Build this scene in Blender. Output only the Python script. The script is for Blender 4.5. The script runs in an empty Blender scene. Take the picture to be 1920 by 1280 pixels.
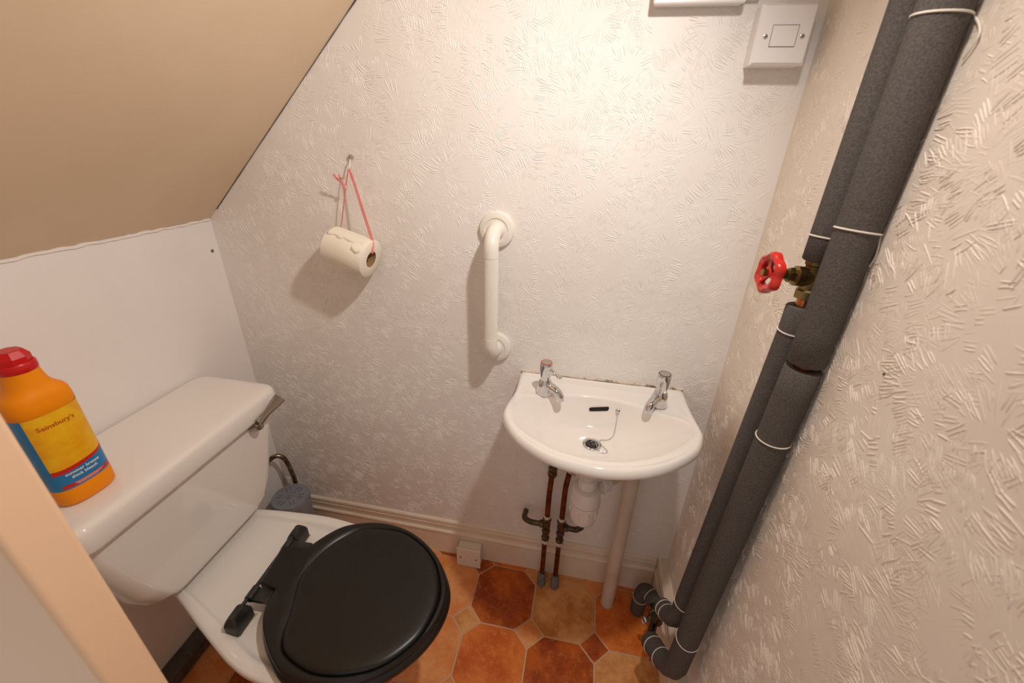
import bpy, math, random
from mathutils import Vector, Matrix
random.seed(7)
S = bpy.context.scene
COL = S.collection

# ------------------------------------------------------------------ camera
cam_d = bpy.data.cameras.new('camera')
cam_d.sensor_width = 36.0
cam_d.lens = 14.546
cam_d.clip_start = 0.02
cam_d.dof.use_dof = True
cam_d.dof.focus_distance = 1.15
cam_d.dof.aperture_fstop = 5.0
cam = bpy.data.objects.new('camera', cam_d)
RX = Vector((0.98180107, 0.18775128, 0.02856761))
RY = Vector((0.10761632, -0.4260775, -0.89826315))
RZ = Vector((-0.15647804, 0.88499007, -0.43852845))
m = Matrix(((RX.x, -RY.x, -RZ.x, 1.0118), (RX.y, -RY.y, -RZ.y, -0.9777), (RX.z, -RY.z, -RZ.z, 1.36), (0, 0, 0, 1)))
cam.matrix_world = m
COL.objects.link(cam)
S.camera = cam

# ------------------------------------------------------------------ world (daylight of the hall behind the open door) and exposure
w = bpy.data.worlds.new('hall_light')
S.world = w
w.use_nodes = True
w.node_tree.nodes['Background'].inputs[0].default_value = (1.0, 0.95, 0.92, 1)
w.node_tree.nodes['Background'].inputs[1].default_value = 0.5
S.view_settings.view_transform = 'Standard'
S.view_settings.look = 'None'
S.view_settings.gamma = 1.0
S.view_settings.use_curve_mapping = False
S.view_settings.exposure = 0.04
# reflector lamp of the spotlight fitting high on the right wall, just above the frame
LAMP = Vector((1.17, -0.49, 1.79))
LAMP_DIR = Vector((-0.56, 0.13, -0.82)).normalized()
LAMP_COLOR = (1.0, 0.93, 0.87)
lamp_d = bpy.data.lights.new('reflector_lamp', 'SPOT')
lamp_d.energy = 22.5
lamp_d.color = LAMP_COLOR
lamp_d.spot_size = math.radians(167)
lamp_d.spot_blend = 1.0
lamp_d.shadow_soft_size = 0.024

# ------------------------------------------------------------------ materials
def lin(c):
    return tuple(((v / 255) / 12.92 if v / 255 <= 0.04045 else ((v / 255 + 0.055) / 1.055) ** 2.4) for v in c) + (1,)

class NT:
    def __init__(s, name):
        s.m = bpy.data.materials.new(name)
        s.m.use_nodes = True
        s.t = s.m.node_tree
        s.b = s.t.nodes['Principled BSDF']
    def n(s, typ, **kw):
        nd = s.t.nodes.new(typ)
        for k, v in kw.items():
            if k.startswith('i_'):
                nd.inputs[k[2:].replace('_', ' ')].default_value = v
            else:
                setattr(nd, k, v)
        return nd
    def l(s, a, ao, b, bi):
        s.t.links.new(a.outputs[ao], b.inputs[bi])
    def math(s, op, a, b=None, c=None, clamp=False):
        nd = s.t.nodes.new('ShaderNodeMath'); nd.operation = op; nd.use_clamp = clamp
        for i, v in enumerate((a, b, c)):
            if v is None: continue
            if isinstance(v, (int, float)): nd.inputs[i].default_value = v
            else: s.t.links.new(v, nd.inputs[i])
        return nd.outputs[0]
    def step(s, v, a, b, lo=0.0, hi=1.0):
        nd = s.t.nodes.new('ShaderNodeMapRange'); nd.interpolation_type = 'SMOOTHSTEP'
        s.t.links.new(v, nd.inputs[0])
        nd.inputs[1].default_value = a; nd.inputs[2].default_value = b
        nd.inputs[3].default_value = lo; nd.inputs[4].default_value = hi
        return nd.outputs[0]

def mat(name, col, rough=0.5, metal=0.0, var=None, vscale=20.0, bump=0.0, bscale=200.0, coat=0.0, spec=0.5, vlo=0.35, vhi=0.65, detail=4.0, emis=None):
    k = NT(name)
    k.b.inputs['Base Color'].default_value = lin(col)
    k.b.inputs['Roughness'].default_value = rough
    k.b.inputs['Metallic'].default_value = metal
    k.b.inputs['Coat Weight'].default_value = coat
    k.b.inputs['Coat Roughness'].default_value = 0.05
    k.b.inputs['Specular IOR Level'].default_value = spec
    geo = k.n('ShaderNodeNewGeometry')
    if var is not None:
        nz = k.n('ShaderNodeTexNoise', i_Scale=vscale, i_Detail=detail, i_Roughness=0.6)
        k.l(geo, 'Position', nz, 'Vector')
        f = k.step(nz.outputs['Fac'], vlo, vhi)
        mx = k.n('ShaderNodeMix', data_type='RGBA')
        k.t.links.new(f, mx.inputs[0])
        mx.inputs[6].default_value = lin(col); mx.inputs[7].default_value = lin(var)
        k.t.links.new(mx.outputs[2], k.b.inputs['Base Color'])
    if bump:
        nz = k.n('ShaderNodeTexNoise', i_Scale=bscale, i_Detail=3.0)
        k.l(geo, 'Position', nz, 'Vector')
        bp = k.n('ShaderNodeBump', i_Strength=bump, i_Distance=0.002)
        k.l(nz, 'Fac', bp, 'Height')
        k.l(bp, 'Normal', k.b, 'Normal')
    if emis:
        k.b.inputs['Emission Color'].default_value = emis[0]
        k.b.inputs['Emission Strength'].default_value = emis[1]
    return k.m

def tile_mat(name, a, b, c):
    k = NT(name)
    geo = k.n('ShaderNodeNewGeometry')
    n1 = k.n('ShaderNodeTexNoise', i_Scale=11.0, i_Detail=6.0, i_Roughness=0.62); k.l(geo, 'Position', n1, 'Vector')
    n2 = k.n('ShaderNodeTexNoise', i_Scale=55.0, i_Detail=5.0, i_Roughness=0.7); k.l(geo, 'Position', n2, 'Vector')
    m1 = k.n('ShaderNodeMix', data_type='RGBA'); m1.inputs[6].default_value = lin(a); m1.inputs[7].default_value = lin(b)
    k.t.links.new(k.step(n1.outputs['Fac'], 0.36, 0.66), m1.inputs[0])
    m2 = k.n('ShaderNodeMix', data_type='RGBA'); k.t.links.new(m1.outputs[2], m2.inputs[6]); m2.inputs[7].default_value = lin(c)
    k.t.links.new(k.step(n2.outputs['Fac'], 0.48, 0.75, 0, 0.7), m2.inputs[0])
    k.t.links.new(m2.outputs[2], k.b.inputs['Base Color'])
    k.b.inputs['Roughness'].default_value = 0.38
    return k.m

M = {}
M['paper_back'] = mat('wallpaper_back', (243, 239, 234), 0.5, var=(238, 232, 226), vscale=2.6, spec=0.3)
M['paper_right'] = mat('wallpaper_right', (240, 229, 216), 0.5, var=(234, 221, 207), vscale=2.6, spec=0.3)
M['smooth_wall'] = mat('smooth_white_board', (248, 243, 240), 0.45, var=(244, 238, 234), vscale=3.0, bump=0.05, bscale=90)
M['soffit'] = mat('tan_paint', (228, 205, 176), 0.6, var=(223, 199, 169), vscale=2.5)
M['ceiling'] = mat('ceiling_white', (230, 225, 218), 0.7)
M['hall_wall'] = mat('hall_side_paint', (225, 215, 205), 0.6)
M['skirt'] = mat('cream_gloss_paint', (234, 216, 194), 0.35, var=(240, 226, 208), vscale=9, bump=0.05, bscale=60)
M['jamb'] = mat('cream_jamb_paint', (240, 202, 166), 0.4)
M['darkskirt'] = mat('dark_grey_skirting', (72, 68, 64), 0.5, var=(95, 88, 80), vscale=25)
M['grout'] = mat('pale_grout', (222, 186, 150), 0.7)
M['porcelain'] = mat('porcelain', (245, 240, 234), 0.08, coat=0.3)
M['black'] = mat('black_plastic', (19, 17, 15), 0.33, var=(24, 21, 18), vscale=60, bump=0.03, bscale=500)
M['hinge'] = mat('worn_black_plastic', (34, 33, 31), 0.35, var=(54, 52, 48), vscale=45)
M['washer'] = mat('yellowed_washer', (214, 196, 140), 0.4)
M['chrome'] = mat('chrome', (215, 215, 218), 0.09, 1.0)
M['dull_chrome'] = mat('dull_chrome', (150, 140, 128), 0.25, 1.0, var=(90, 72, 55), vscale=60)
M['lever'] = mat('worn_chrome', (168, 162, 156), 0.14, 1.0)
M['steel'] = mat('steel_screw', (196, 188, 178), 0.3, 0.8)
M['brass'] = mat('brass', (150, 128, 84), 0.32, 1.0, var=(118, 98, 62), vscale=50)
M['darkbrass'] = mat('tarnished_brass', (112, 98, 78), 0.45, 0.9, var=(74, 66, 58), vscale=80)
M['copper'] = mat('aged_copper', (134, 78, 48), 0.42, 0.85, var=(92, 54, 36), vscale=40)
M['newcopper'] = mat('copper', (190, 112, 70), 0.3, 1.0)
M['paintpipe'] = mat('white_paint_ring', (206, 196, 184), 0.5)
M['greyplastic'] = mat('grey_plastic', (122, 120, 124), 0.5, var=(104, 102, 106), vscale=30)
M['canister'] = mat('blue_grey_plastic', (140, 143, 150), 0.5, var=(128, 131, 138), vscale=20)
M['darkmark'] = mat('dark_moulded_mark', (58, 56, 58), 0.6)
M['whiteplastic'] = mat('white_plastic', (238, 234, 232), 0.3)
M['rail'] = mat('white_nylon_rail', (240, 235, 226), 0.3)
M['ivory'] = mat('ivory_plastic', (240, 231, 218), 0.35)
M['pvc'] = mat('white_waste_plastic', (226, 218, 214), 0.35)
M['pvcold'] = mat('yellowed_waste_pipe', (214, 200, 186), 0.4, var=(200, 180, 156), vscale=6)
M['foam'] = mat('grey_foam', (98, 92, 88), 0.9, var=(80, 75, 72), vscale=420, bump=0.35, bscale=420, spec=0.15)
M['foamcut'] = mat('foam_cut_end', (128, 122, 118), 0.9, spec=0.1)
M['string'] = mat('white_string', (232, 222, 206), 0.8)
M['redpaint'] = mat('red_wheel_paint', (205, 44, 32), 0.28, var=(188, 36, 28), vscale=60)
M['orange'] = mat('orange_plastic', (252, 150, 0), 0.5, spec=0.3)
M['redcap'] = mat('red_plastic', (205, 14, 22), 0.35)
M['labelyellow'] = mat('label_yellow', (245, 172, 14), 0.35, var=(250, 196, 24), vscale=30)
M['labelblue'] = mat('label_blue', (32, 128, 190), 0.35)
M['labelred'] = mat('label_red', (206, 36, 30), 0.35)
M['printorange'] = mat('print_brown_orange', (196, 74, 12), 0.4)
M['printwhite'] = mat('print_white', (238, 238, 240), 0.4)
M['peel'] = mat('peeled_label_paper', (226, 206, 158), 0.55, var=(196, 170, 112), vscale=90)
M['paper'] = mat('toilet_paper', (244, 236, 220), 0.9, bump=0.2, bscale=160, spec=0.1)
M['card'] = mat('cardboard', (164, 130, 92), 0.85)
M['ribbon'] = mat('pink_ribbon', (246, 146, 142), 0.5, var=(250, 172, 166), vscale=120)
M['sealant'] = mat('stained_sealant', (222, 208, 190), 0.6, var=(96, 58, 34), vscale=45, vlo=0.5, vhi=0.72)
M['dark'] = mat('dark_opening', (10, 9, 8), 0.6)
M['plug'] = mat('dark_rubber', (44, 42, 40), 0.35)
M['spot'] = mat('brown_filler', (150, 112, 78), 0.7)
M['bulb'] = mat('lit_lamp_face', (255, 240, 220), 0.4, emis=((1.0, 0.93, 0.87, 1), 4.0))
M['cord'] = mat('white_flex', (225, 222, 216), 0.5)
TL = {
 'dark': tile_mat('tile_rust', (200, 96, 20), (150, 58, 6), (226, 134, 60)),
 'mid': tile_mat('tile_orange', (232, 128, 50), (206, 94, 22), (244, 162, 86)),
 'light': tile_mat('tile_terracotta', (242, 168, 106), (232, 138, 68), (212, 132, 70)),
 'tan': tile_mat('tile_tan', (238, 172, 108), (200, 124, 58), (248, 192, 130)),
}

# ------------------------------------------------------------------ mesh helpers (all coordinates in metres, world)
class MB:
    def __init__(s):
        s.v = []; s.f = []
    def add(s, vs, fs):
        o = len(s.v)
        s.v += [tuple(p) for p in vs]
        s.f += [tuple(i + o for i in f) for f in fs]
        return s
    def box(s, a, b):
        (x0, y0, z0), (x1, y1, z1) = a, b
        return s.add([(x0,y0,z0),(x1,y0,z0),(x1,y1,z0),(x0,y1,z0),(x0,y0,z1),(x1,y0,z1),(x1,y1,z1),(x0,y1,z1)],
            [(3,2,1,0),(4,5,6,7),(0,1,5,4),(1,2,6,5),(2,3,7,6),(3,0,4,7)])
    def loft(s, rings, cap0=True, cap1=True, closed=False):
        n = len(rings[0]); vs = [p for r in rings for p in r]; fs = []
        R = len(rings)
        for i in range(R if closed else R - 1):
            i2 = (i + 1) % R
            for j in range(n):
                k = (j + 1) % n
                fs.append((i*n+j, i*n+k, i2*n+k, i2*n+j))
        if not closed:
            if cap0: fs.append(tuple(reversed(range(n))))
            if cap1: fs.append(tuple((R-1)*n + j for j in range(n)))
        return s.add(vs, fs)
    def lathe(s, prof, origin, axis=(0,0,1), n=32, cap0=True, cap1=True):
        a = Vector(axis).normalized()
        h = Vector((1,0,0)) if abs(a.x) < 0.9 else Vector((0,1,0))
        u = a.cross(h).normalized(); w_ = a.cross(u)
        o = Vector(origin); rings = []
        for r, t in prof:
            rings.append([o + a*t + (u*math.cos(2*math.pi*j/n) + w_*math.sin(2*math.pi*j/n))*max(r,1e-5) for j in range(n)])
        return s.loft(rings, cap0, cap1)
    def tube(s, path, r, n=12, closed=False):
        P = [Vector(p) for p in path]; N = len(P)
        rad = r if isinstance(r, (list, tuple)) else [r]*N
        T = []
        for i in range(N):
            if closed: d = P[(i+1)%N] - P[i-1]
            else: d = P[min(i+1,N-1)] - P[max(i-1,0)]
            T.append(d.normalized())
        h = Vector((0,0,1)) if abs(T[0].z) < 0.9 else Vector((1,0,0))
        u = (h - T[0]*h.dot(T[0])).normalized(); rings = []
        for i in range(N):
            u = (u - T[i]*u.dot(T[i])).normalized(); v = T[i].cross(u)
            rings.append([P[i] + (u*math.cos(2*math.pi*j/n) + v*math.sin(2*math.pi*j/n))*rad[i] for j in range(n)])
        return s.loft(rings, True, True, closed)

def world_loc(o):
    v = Vector((0,0,0))
    while o is not None:
        v += o.location; o = o.parent
    return v

def obj(name, mb, m, parent=None, smooth=35, bevel=0.0, bseg=2, origin=None):
    me = bpy.data.meshes.new(name)
    if parent is not None: off = world_loc(parent)
    elif origin is not None: off = Vector(origin)
    else: off = Vector((0,0,0))
    me.from_pydata([tuple(Vector(p) - off) for p in mb.v], [], mb.f)
    me.update()
    import bmesh
    bm = bmesh.new(); bm.from_mesh(me); bmesh.ops.recalc_face_normals(bm, faces=bm.faces); bm.to_mesh(me); bm.free()
    me.materials.append(M[m] if isinstance(m, str) else m)
    if smooth:
        me.polygons.foreach_set('use_smooth', [True]*len(me.polygons))
        me.set_sharp_from_angle(angle=math.radians(smooth))
    o = bpy.data.objects.new(name, me)
    COL.objects.link(o)
    if parent is not None: o.parent = parent
    elif origin is not None: o.location = off
    if bevel:
        b = o.modifiers.new('bevel', 'BEVEL'); b.width = bevel; b.segments = bseg; b.limit_method = 'ANGLE'; b.angle_limit = math.radians(40)
        b.harden_normals = True
    return o
def tag(o, label, cat, group=None):
    o['label'] = label; o['category'] = cat
    if group: o['group'] = group
    return o
def thing(name, loc, label, cat, group=None):
    o = bpy.data.objects.new(name, None); COL.objects.link(o); o.location = loc
    o.empty_display_size = 0.05
    return tag(o, label, cat, group)
def struct(o):
    o['kind'] = 'structure'; return o
def catmull(pts, per=8, closed=True):
    P = [Vector(p) for p in pts]; N = len(P); out = []
    rng = range(N) if closed else range(N-1)
    for i in rng:
        if closed: p0,p1,p2,p3 = P[i-1],P[i],P[(i+1)%N],P[(i+2)%N]
        else: p0,p1,p2,p3 = P[max(i-1,0)],P[i],P[i+1],P[min(i+2,N-1)]
        for k in range(per):
            t = k/per
            out.append(0.5*((2*p1)+(p2-p0)*t+(2*p0-5*p1+4*p2-p3)*t*t+(3*p1-p0-3*p2+p3)*t**3))
    if not closed: out.append(P[-1])
    return out
def polar(outline, c, n):
    """radius of a closed outline about c at n even angles"""
    res = []
    N = len(outline)
    for i in range(n):
        a = 2*math.pi*i/n; dx, dy = math.cos(a), math.sin(a); best = 0
        for j in range(N):
            x1,y1 = outline[j][0]-c[0], outline[j][1]-c[1]; x2,y2 = outline[(j+1)%N][0]-c[0], outline[(j+1)%N][1]-c[1]
            ex,ey = x2-x1,y2-y1; den = dx*ey-dy*ex
            if abs(den) < 1e-12: continue
            t = (x1*ey-y1*ex)/den; u = (x1*dy-y1*dx)/den
            if t > 0 and -1e-6 <= u <= 1+1e-6: best = max(best, t)
        res.append(best)
    return res
def rrect(x0, x1, y0, y1, r, z, n=6):
    out = []
    for cx, cy, a0 in ((x1-r,y1-r,0),(x0+r,y1-r,90),(x0+r,y0+r,180),(x1-r,y0+r,270)):
        for i in range(n+1):
            a = math.radians(a0+90*i/n); out.append((cx+r*math.cos(a), cy+r*math.sin(a), z))
    return out

# ------------------------------------------------------------------ the room
WX = 1.372            # right wall
FY = -0.805           # room side of the front partition
YB = -1.60            # end of the hall side
SLOPE = 0.932; SZ = 1.144
wall_back = struct(obj('wall_back', MB().box((-0.1, 0, -0.05), (WX+0.1, 0.1, 2.45)), 'paper_back', smooth=0))
wall_right = struct(obj('wall_right', MB().box((WX, YB, -0.05), (WX+0.1, 0, 2.45)), 'paper_right', smooth=0))
struct(obj('wall_left', MB().box((-0.1, FY-0.02, -0.05), (0, 0, 1.30)), 'smooth_wall', smooth=0))
# blown vinyl wallpaper: fans of short straw-like strokes standing in low relief on the two papered walls
def relief(u0, u1, v0, v1, to3, skip, seed, per_m2=1700.0):
    rnd = random.Random(seed); vs = []; fs = []
    def stroke(cu, cv, ang, L, W, H, bow):
        ca, sa = math.cos(ang), math.sin(ang)
        def P(a, b, h):
            b += bow*(a/L*2)**2
            return to3(cu+ca*a-sa*b, cv+sa*a+ca*b, h)
        n = len(vs); l2 = L/2
        xs = (-l2*0.62, 0.0, l2*0.62)
        vs.append(P(-l2,0,0))
        for x in xs:
            w_ = W*(1.0 if x == 0 else 0.85)
            vs.extend([P(x,-w_,0), P(x,0,H), P(x,w_,0)])
        vs.append(P(l2,0,0))
        a = n+1; e = n+10
        fs.extend([(n,a,a+1),(n,a+1,a+2),(e,a+7,a+6),(e,a+8,a+7)])
        for k in (0,3):
            fs.extend([(a+k,a+k+3,a+k+4,a+k+1),(a+k+1,a+k+4,a+k+5,a+k+2)])
    area = (u1-u0)*(v1-v0)
    for c in range(int(area*per_m2)):
        cu, cv = rnd.uniform(u0,u1), rnd.uniform(v0,v1)
        if skip(cu, cv): continue
        base = rnd.uniform(0, math.pi*2); kind = rnd.random(); n = rnd.randint(5, 11)
        sp = rnd.uniform(0.0055, 0.0085); L0 = rnd.uniform(0.013, 0.034); H0 = rnd.uniform(0.0005, 0.0012)
        for i in range(n):
            L = L0*rnd.uniform(0.6,1.25); W = rnd.uniform(0.0011,0.0020); H = H0*rnd.uniform(0.6,1.2)
            if kind < 0.5:      # fan
                R = rnd.uniform(0.030,0.048); a = base+(i-n/2)*sp/0.036
                su, sv, an = cu+R*math.cos(a), cv+R*math.sin(a), a+rnd.uniform(-0.12,0.12)
            else:               # row of near-parallel strokes
                off = (i-n/2)*sp; j = rnd.uniform(-0.008,0.008)
                su, sv = cu-math.sin(base)*off+math.cos(base)*j, cv+math.cos(base)*off+math.sin(base)*j
                an = base+rnd.uniform(-0.18,0.18)
            if su < u0+0.012 or su > u1-0.012 or sv < v0 or sv > v1: continue
            bow = rnd.uniform(-0.0016,0.0016)
            stroke(su, sv, an, L, W, H, bow)
            if rnd.random() < 0.45:     # twin edge: a closed lozenge outline
                stroke(su-math.sin(an)*0.0042, sv+math.cos(an)*0.0042, an, L*0.95, W*0.9, H, -bow)
    mb = MB(); mb.v = vs; mb.f = fs
    return mb
rel = obj('wallpaper_relief', relief(0.0, WX, 0.155, 1.95, lambda u, v, h: (u, -h+0.0001, v), lambda u, v: v > SZ+SLOPE*u+0.02, 5), 'paper_back', parent=wall_back, smooth=60)
rel['kind'] = 'stuff'
rel = obj('wallpaper_relief', relief(-1.05, 0.0, 0.155, 1.85, lambda u, v, h: (WX+0.0001-h*0.85, u, v), lambda u, v: False, 11), 'paper_right', parent=wall_right, smooth=60)
rel['kind'] = 'stuff'
# sloping soffit under the stairs, then a strip of flat ceiling
xe = (2.30-SZ)/SLOPE
sof = MB(); t_ = 0.04
sof.add([(0,YB,SZ),(xe,YB,2.30),(xe,YB,2.38),(-0.06,YB,SZ+0.02),(0,0,SZ),(xe,0,2.30),(xe,0,2.38),(-0.06,0,SZ+0.02)],
        [(0,1,2,3),(7,6,5,4),(0,4,5,1),(1,5,6,2),(2,6,7,3),(3,7,4,0)])
so = obj('ceiling_slope', sof, 'soffit', smooth=0); struct(so)
struct(obj('ceiling', MB().box((xe, YB, 2.30), (WX, 0, 2.38)), 'ceiling', smooth=0))
# ragged bead of white filler where the board meets the soffit
rag = MB(); pts = []; rad = []
for i in range(60):
    y = -0.80 + 0.795*i/59
    pts.append((0.002, y, SZ-0.002+random.uniform(-0.0015,0.0015))); rad.append(random.uniform(0.002,0.0042))
rag.tube(pts, rad, 6)
struct(obj('trim_5', rag, 'smooth_wall'))
# dark open crack between the soffit board and the papered wall
cr = MB().tube([(xe*t, -0.0012, SZ+SLOPE*xe*t-0.0016) for t in [i/40 for i in range(1, 41)]], [random.uniform(0.0006,0.0017) for _ in range(40)], 6)
struct(obj('trim_6', cr, 'darkskirt'))
wf = MB().box((0, FY-0.034, 0), (0.36, FY-0.003, 1.14))
struct(obj('wall_front', wf, 'hall_wall', smooth=0))
struct(obj('trim_1', MB().box((0.36, FY-0.039, 0), (0.612, FY, 1.46)), 'jamb', bevel=0.005, bseg=3))

# floor: grout bed with separate octagon and square tiles let into it
floor = struct(obj('floor', MB().box((-0.1, YB, -0.05), (WX+0.1, 0.1, -0.0025)), 'grout', smooth=0))
PITCH = 0.1985; OX, OY = 0.8609, -0.1248; CUT = 0.0445; G = 0.0026
def clip(poly, lo, hi):
    for ax, lim, sg in ((0,lo[0],1),(0,hi[0],-1),(1,lo[1],1),(1,hi[1],-1)):
        out = []
        for i in range(len(poly)):
            a, b = poly[i], poly[(i+1)%len(poly)]
            da, db = (a[ax]-lim)*sg, (b[ax]-lim)*sg
            if da >= 0: out.append(a)
            if (da >= 0) != (db >= 0):
                t = da/(da-db); out.append((a[0]+(b[0]-a[0])*t, a[1]+(b[1]-a[1])*t))
        poly = out
        if len(poly) < 3: return []
    return poly
def tile(name, poly, m, lo=(0.0, -1.25), hi=(WX, -0.002)):
    p = clip(poly, lo, hi)
    if not p: return
    ar = abs(sum(p[i][0]*p[(i+1)%len(p)][1]-p[(i+1)%len(p)][0]*p[i][1] for i in range(len(p))))/2
    if ar < 1e-5: return
    c = (sum(q[0] for q in p)/len(p), sum(q[1] for q in p)/len(p))
    e = 0.0012
    ins = [(c[0]+(q[0]-c[0])*(1-e/max(0.01,math.hypot(q[0]-c[0],q[1]-c[1]))), c[1]+(q[1]-c[1])*(1-e/max(0.01,math.hypot(q[0]-c[0],q[1]-c[1])))) for q in p]
    mb = MB().loft([[(x,y,-0.003) for x,y in p], [(x,y,-0.0006) for x,y in p], [(x,y,0.0) for x,y in ins]])
    obj(name, mb, TL[m], parent=floor, smooth=0)
OCT = {(-1,0):'light',(0,0):'dark',(1,0):'tan',(2,0):'mid',(-1,-1):'light',(0,-1):'mid',(1,-1):'dark',(2,-1):'tan',(0,-2):'light',(1,-2):'mid',(-2,-1):'dark',(-2,0):'mid',(-3,-2):'dark',(-2,-2):'dark',(-1,-2):'mid',
       (0,1):'mid',(1,1):'light',(2,1):'mid',(-1,1):'dark'}
SQ = {(0,0):'tan',(1,0):'light',(2,0):'dark',(0,1):'dark',(1,1):'tan',(2,1):'light',(3,0):'dark',(3,1):'mid'}
cyc = ['mid','dark','light','tan']
for i in range(-5, 4):
    for j in range(-6, 2):
        cx, cy = OX+PITCH*i, OY+PITCH*j; hgt = PITCH/2-G; c_ = CUT-G*0.4
        po = [(cx+hgt,cy-hgt+c_),(cx+hgt,cy+hgt-c_),(cx+hgt-c_,cy+hgt),(cx-hgt+c_,cy+hgt),(cx-hgt,cy+hgt-c_),(cx-hgt,cy-hgt+c_),(cx-hgt+c_,cy-hgt),(cx+hgt-c_,cy-hgt)]
        tile('octagon_tile', po, OCT.get((i,j), cyc[(i*3+j*5) % 4]))
        sx, sy = cx-PITCH/2, cy-PITCH/2; d = CUT-G*1.3
        tile('square_tile', [(sx+d,sy),(sx,sy+d),(sx-d,sy),(sx,sy-d)], SQ.get((i,j), cyc[(i+j*3+1) % 4]))

# skirting boards (moulded top)
SK = [(0,0),(0.013,0),(0.013,0.098),(0.0155,0.101),(0.0165,0.106),(0.0145,0.110),(0.0095,0.113),(0.0085,0.119),(0.010,0.128),(0.0105,0.136),(0.0075,0.139),(0.0075,0.1415),(0.010,0.1435),(0.0105,0.149),(0.009,0.154),(0.005,0.1565),(0,0.157)]
struct(obj('baseboard_back', MB().loft([[(0.0,-d,z) for d,z in SK], [(1.338,-d,z) for d,z in SK]]), 'skirt', smooth=25))
struct(obj('baseboard_right', MB().loft([[(WX-0.018-d*1.05,0,z) for d,z in SK[1:-1]]+[(WX,0,0.157),(WX,0,0)], [(WX-0.018-d*1.05,-0.95,z) for d,z in SK[1:-1]]+[(WX,-0.95,0.157),(WX,-0.95,0)]]), 'skirt', smooth=25))
struct(obj('baseboard_left', MB().box((0,-0.80,0),(0.048,-0.02,0.045)), 'darkskirt', bevel=0.006))

# ------------------------------------------------------------------ toilet
toilet = thing('toilet', (0.42,-0.43,0), 'white close-coupled toilet with closed black plastic lid', 'toilet')
CY = -0.415
def cring(z, hw, x0, x1, r): return rrect(x0, x1, CY-hw, CY+hw, r, z, 8)
cis = MB().loft([cring(0.425,0.112,0.04,0.180,0.03), cring(0.427,0.128,0.03,0.195,0.035), cring(0.437,0.155,0.02,0.203,0.045), cring(0.455,0.178,0.015,0.207,0.05),
                 cring(0.50,0.197,0.010,0.210,0.045), cring(0.57,0.212,0.007,0.212,0.035), cring(0.66,0.232,0.005,0.216,0.03), cring(0.715,0.240,0.005,0.218,0.03)])
obj('cistern', cis, 'porcelain', toilet, smooth=60)
def lring(z, g, r=0.035): return rrect(0.004+g*0.2, 0.240-g, CY-0.252+g, CY+0.252-g, max(r-g*0.5,0.012), z, 8)
lid = MB().loft([lring(0.703,0.018), lring(0.700,0.008), lring(0.702,0.002), lring(0.708,0.0), lring(0.742,0.001), lring(0.750,0.0035), lring(0.7545,0.008), lring(0.7565,0.015), lring(0.7572,0.03)])
obj('cistern_lid', lid, 'porcelain', toilet, smooth=60)
# flush lever
lev = MB().lathe([(0.008,-0.02),(0.0125,0.0),(0.0145,0.004),(0.0145,0.020),(0.012,0.028),(0.004,0.030)], (0.219,-0.260,0.684), (1,-0.1,0.35), 24)
fl = obj('flush_lever', lev, 'lever', toilet)
a0 = Vector((0.249,-0.266,0.706)); b0 = Vector((0.275,-0.208,0.748)); rings = []
for t, wd, th in ((0,0.0100,0.006),(0.12,0.0100,0.006),(0.30,0.0085,0.0048),(0.42,0.0085,0.0036),(0.55,0.0105,0.0028),(0.72,0.0125,0.0022),(0.92,0.0140,0.0018),(1.0,0.0136,0.0014)):
    p = a0.lerp(b0, t)
    dirv = (b0-a0).normalized(); nrm = Vector((0.70,-0.45,0.55)); nrm = (nrm-dirv*nrm.dot(dirv)).normalized(); sd = dirv.cross(nrm)
    rings.append([p + sd*wd*math.copysign(abs(math.cos(2*math.pi*k/20))**0.6,math.cos(2*math.pi*k/20)) + nrm*th*math.sin(2*math.pi*k/20) for k in range(20)])
obj('paddle', MB().loft(rings), 'lever', fl, smooth=50)
# pan
PAN = [(0.05,-0.33),(0.12,-0.297),(0.186,-0.279),(0.28,-0.268),(0.39,-0.262),(0.50,-0.272),(0.58,-0.286),(0.66,-0.31),(0.72,-0.35),(0.758,-0.40),(0.772,-0.46),(0.756,-0.52),(0.716,-0.57),(0.65,-0.615),(0.56,-0.643),(0.46,-0.641),(0.40,-0.628),(0.349,-0.609),(0.27,-0.576),(0.187,-0.54),(0.12,-0.515),(0.05,-0.49)]
PC = (0.42,-0.45)
pr_ = polar([tuple(v) for v in catmull([(x,y,0) for x,y in PAN], 6)], PC, 120)
def pring(s, z, dx=0.0, inset=0.0):
    return [(PC[0]+dx+math.cos(2*math.pi*i/120)*(pr_[i]*s-inset), PC[1]+math.sin(2*math.pi*i/120)*(pr_[i]*s-inset), z) for i in range(120)]
pan = MB().loft([pring(0.42,0.0,-0.03), pring(0.43,0.03,-0.03), pring(0.46,0.14,-0.02), pring(0.60,0.23,-0.01), pring(0.80,0.31), pring(0.93,0.36), pring(0.985,0.383), pring(1,0.392), pring(1.0,0.400), pring(1,0.404,0,0.002), pring(1,0.4065,0,0.006), pring(1,0.407,0,0.020), pring(1,0.4066,0,0.027), pring(1,0.4030,0,0.032), pring(1,0.3985,0,0.037), pring(1,0.3972,0,0.043), pring(1,0.3970,0,0.06)])
obj('pan', pan, 'porcelain', toilet, smooth=60)
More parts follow.
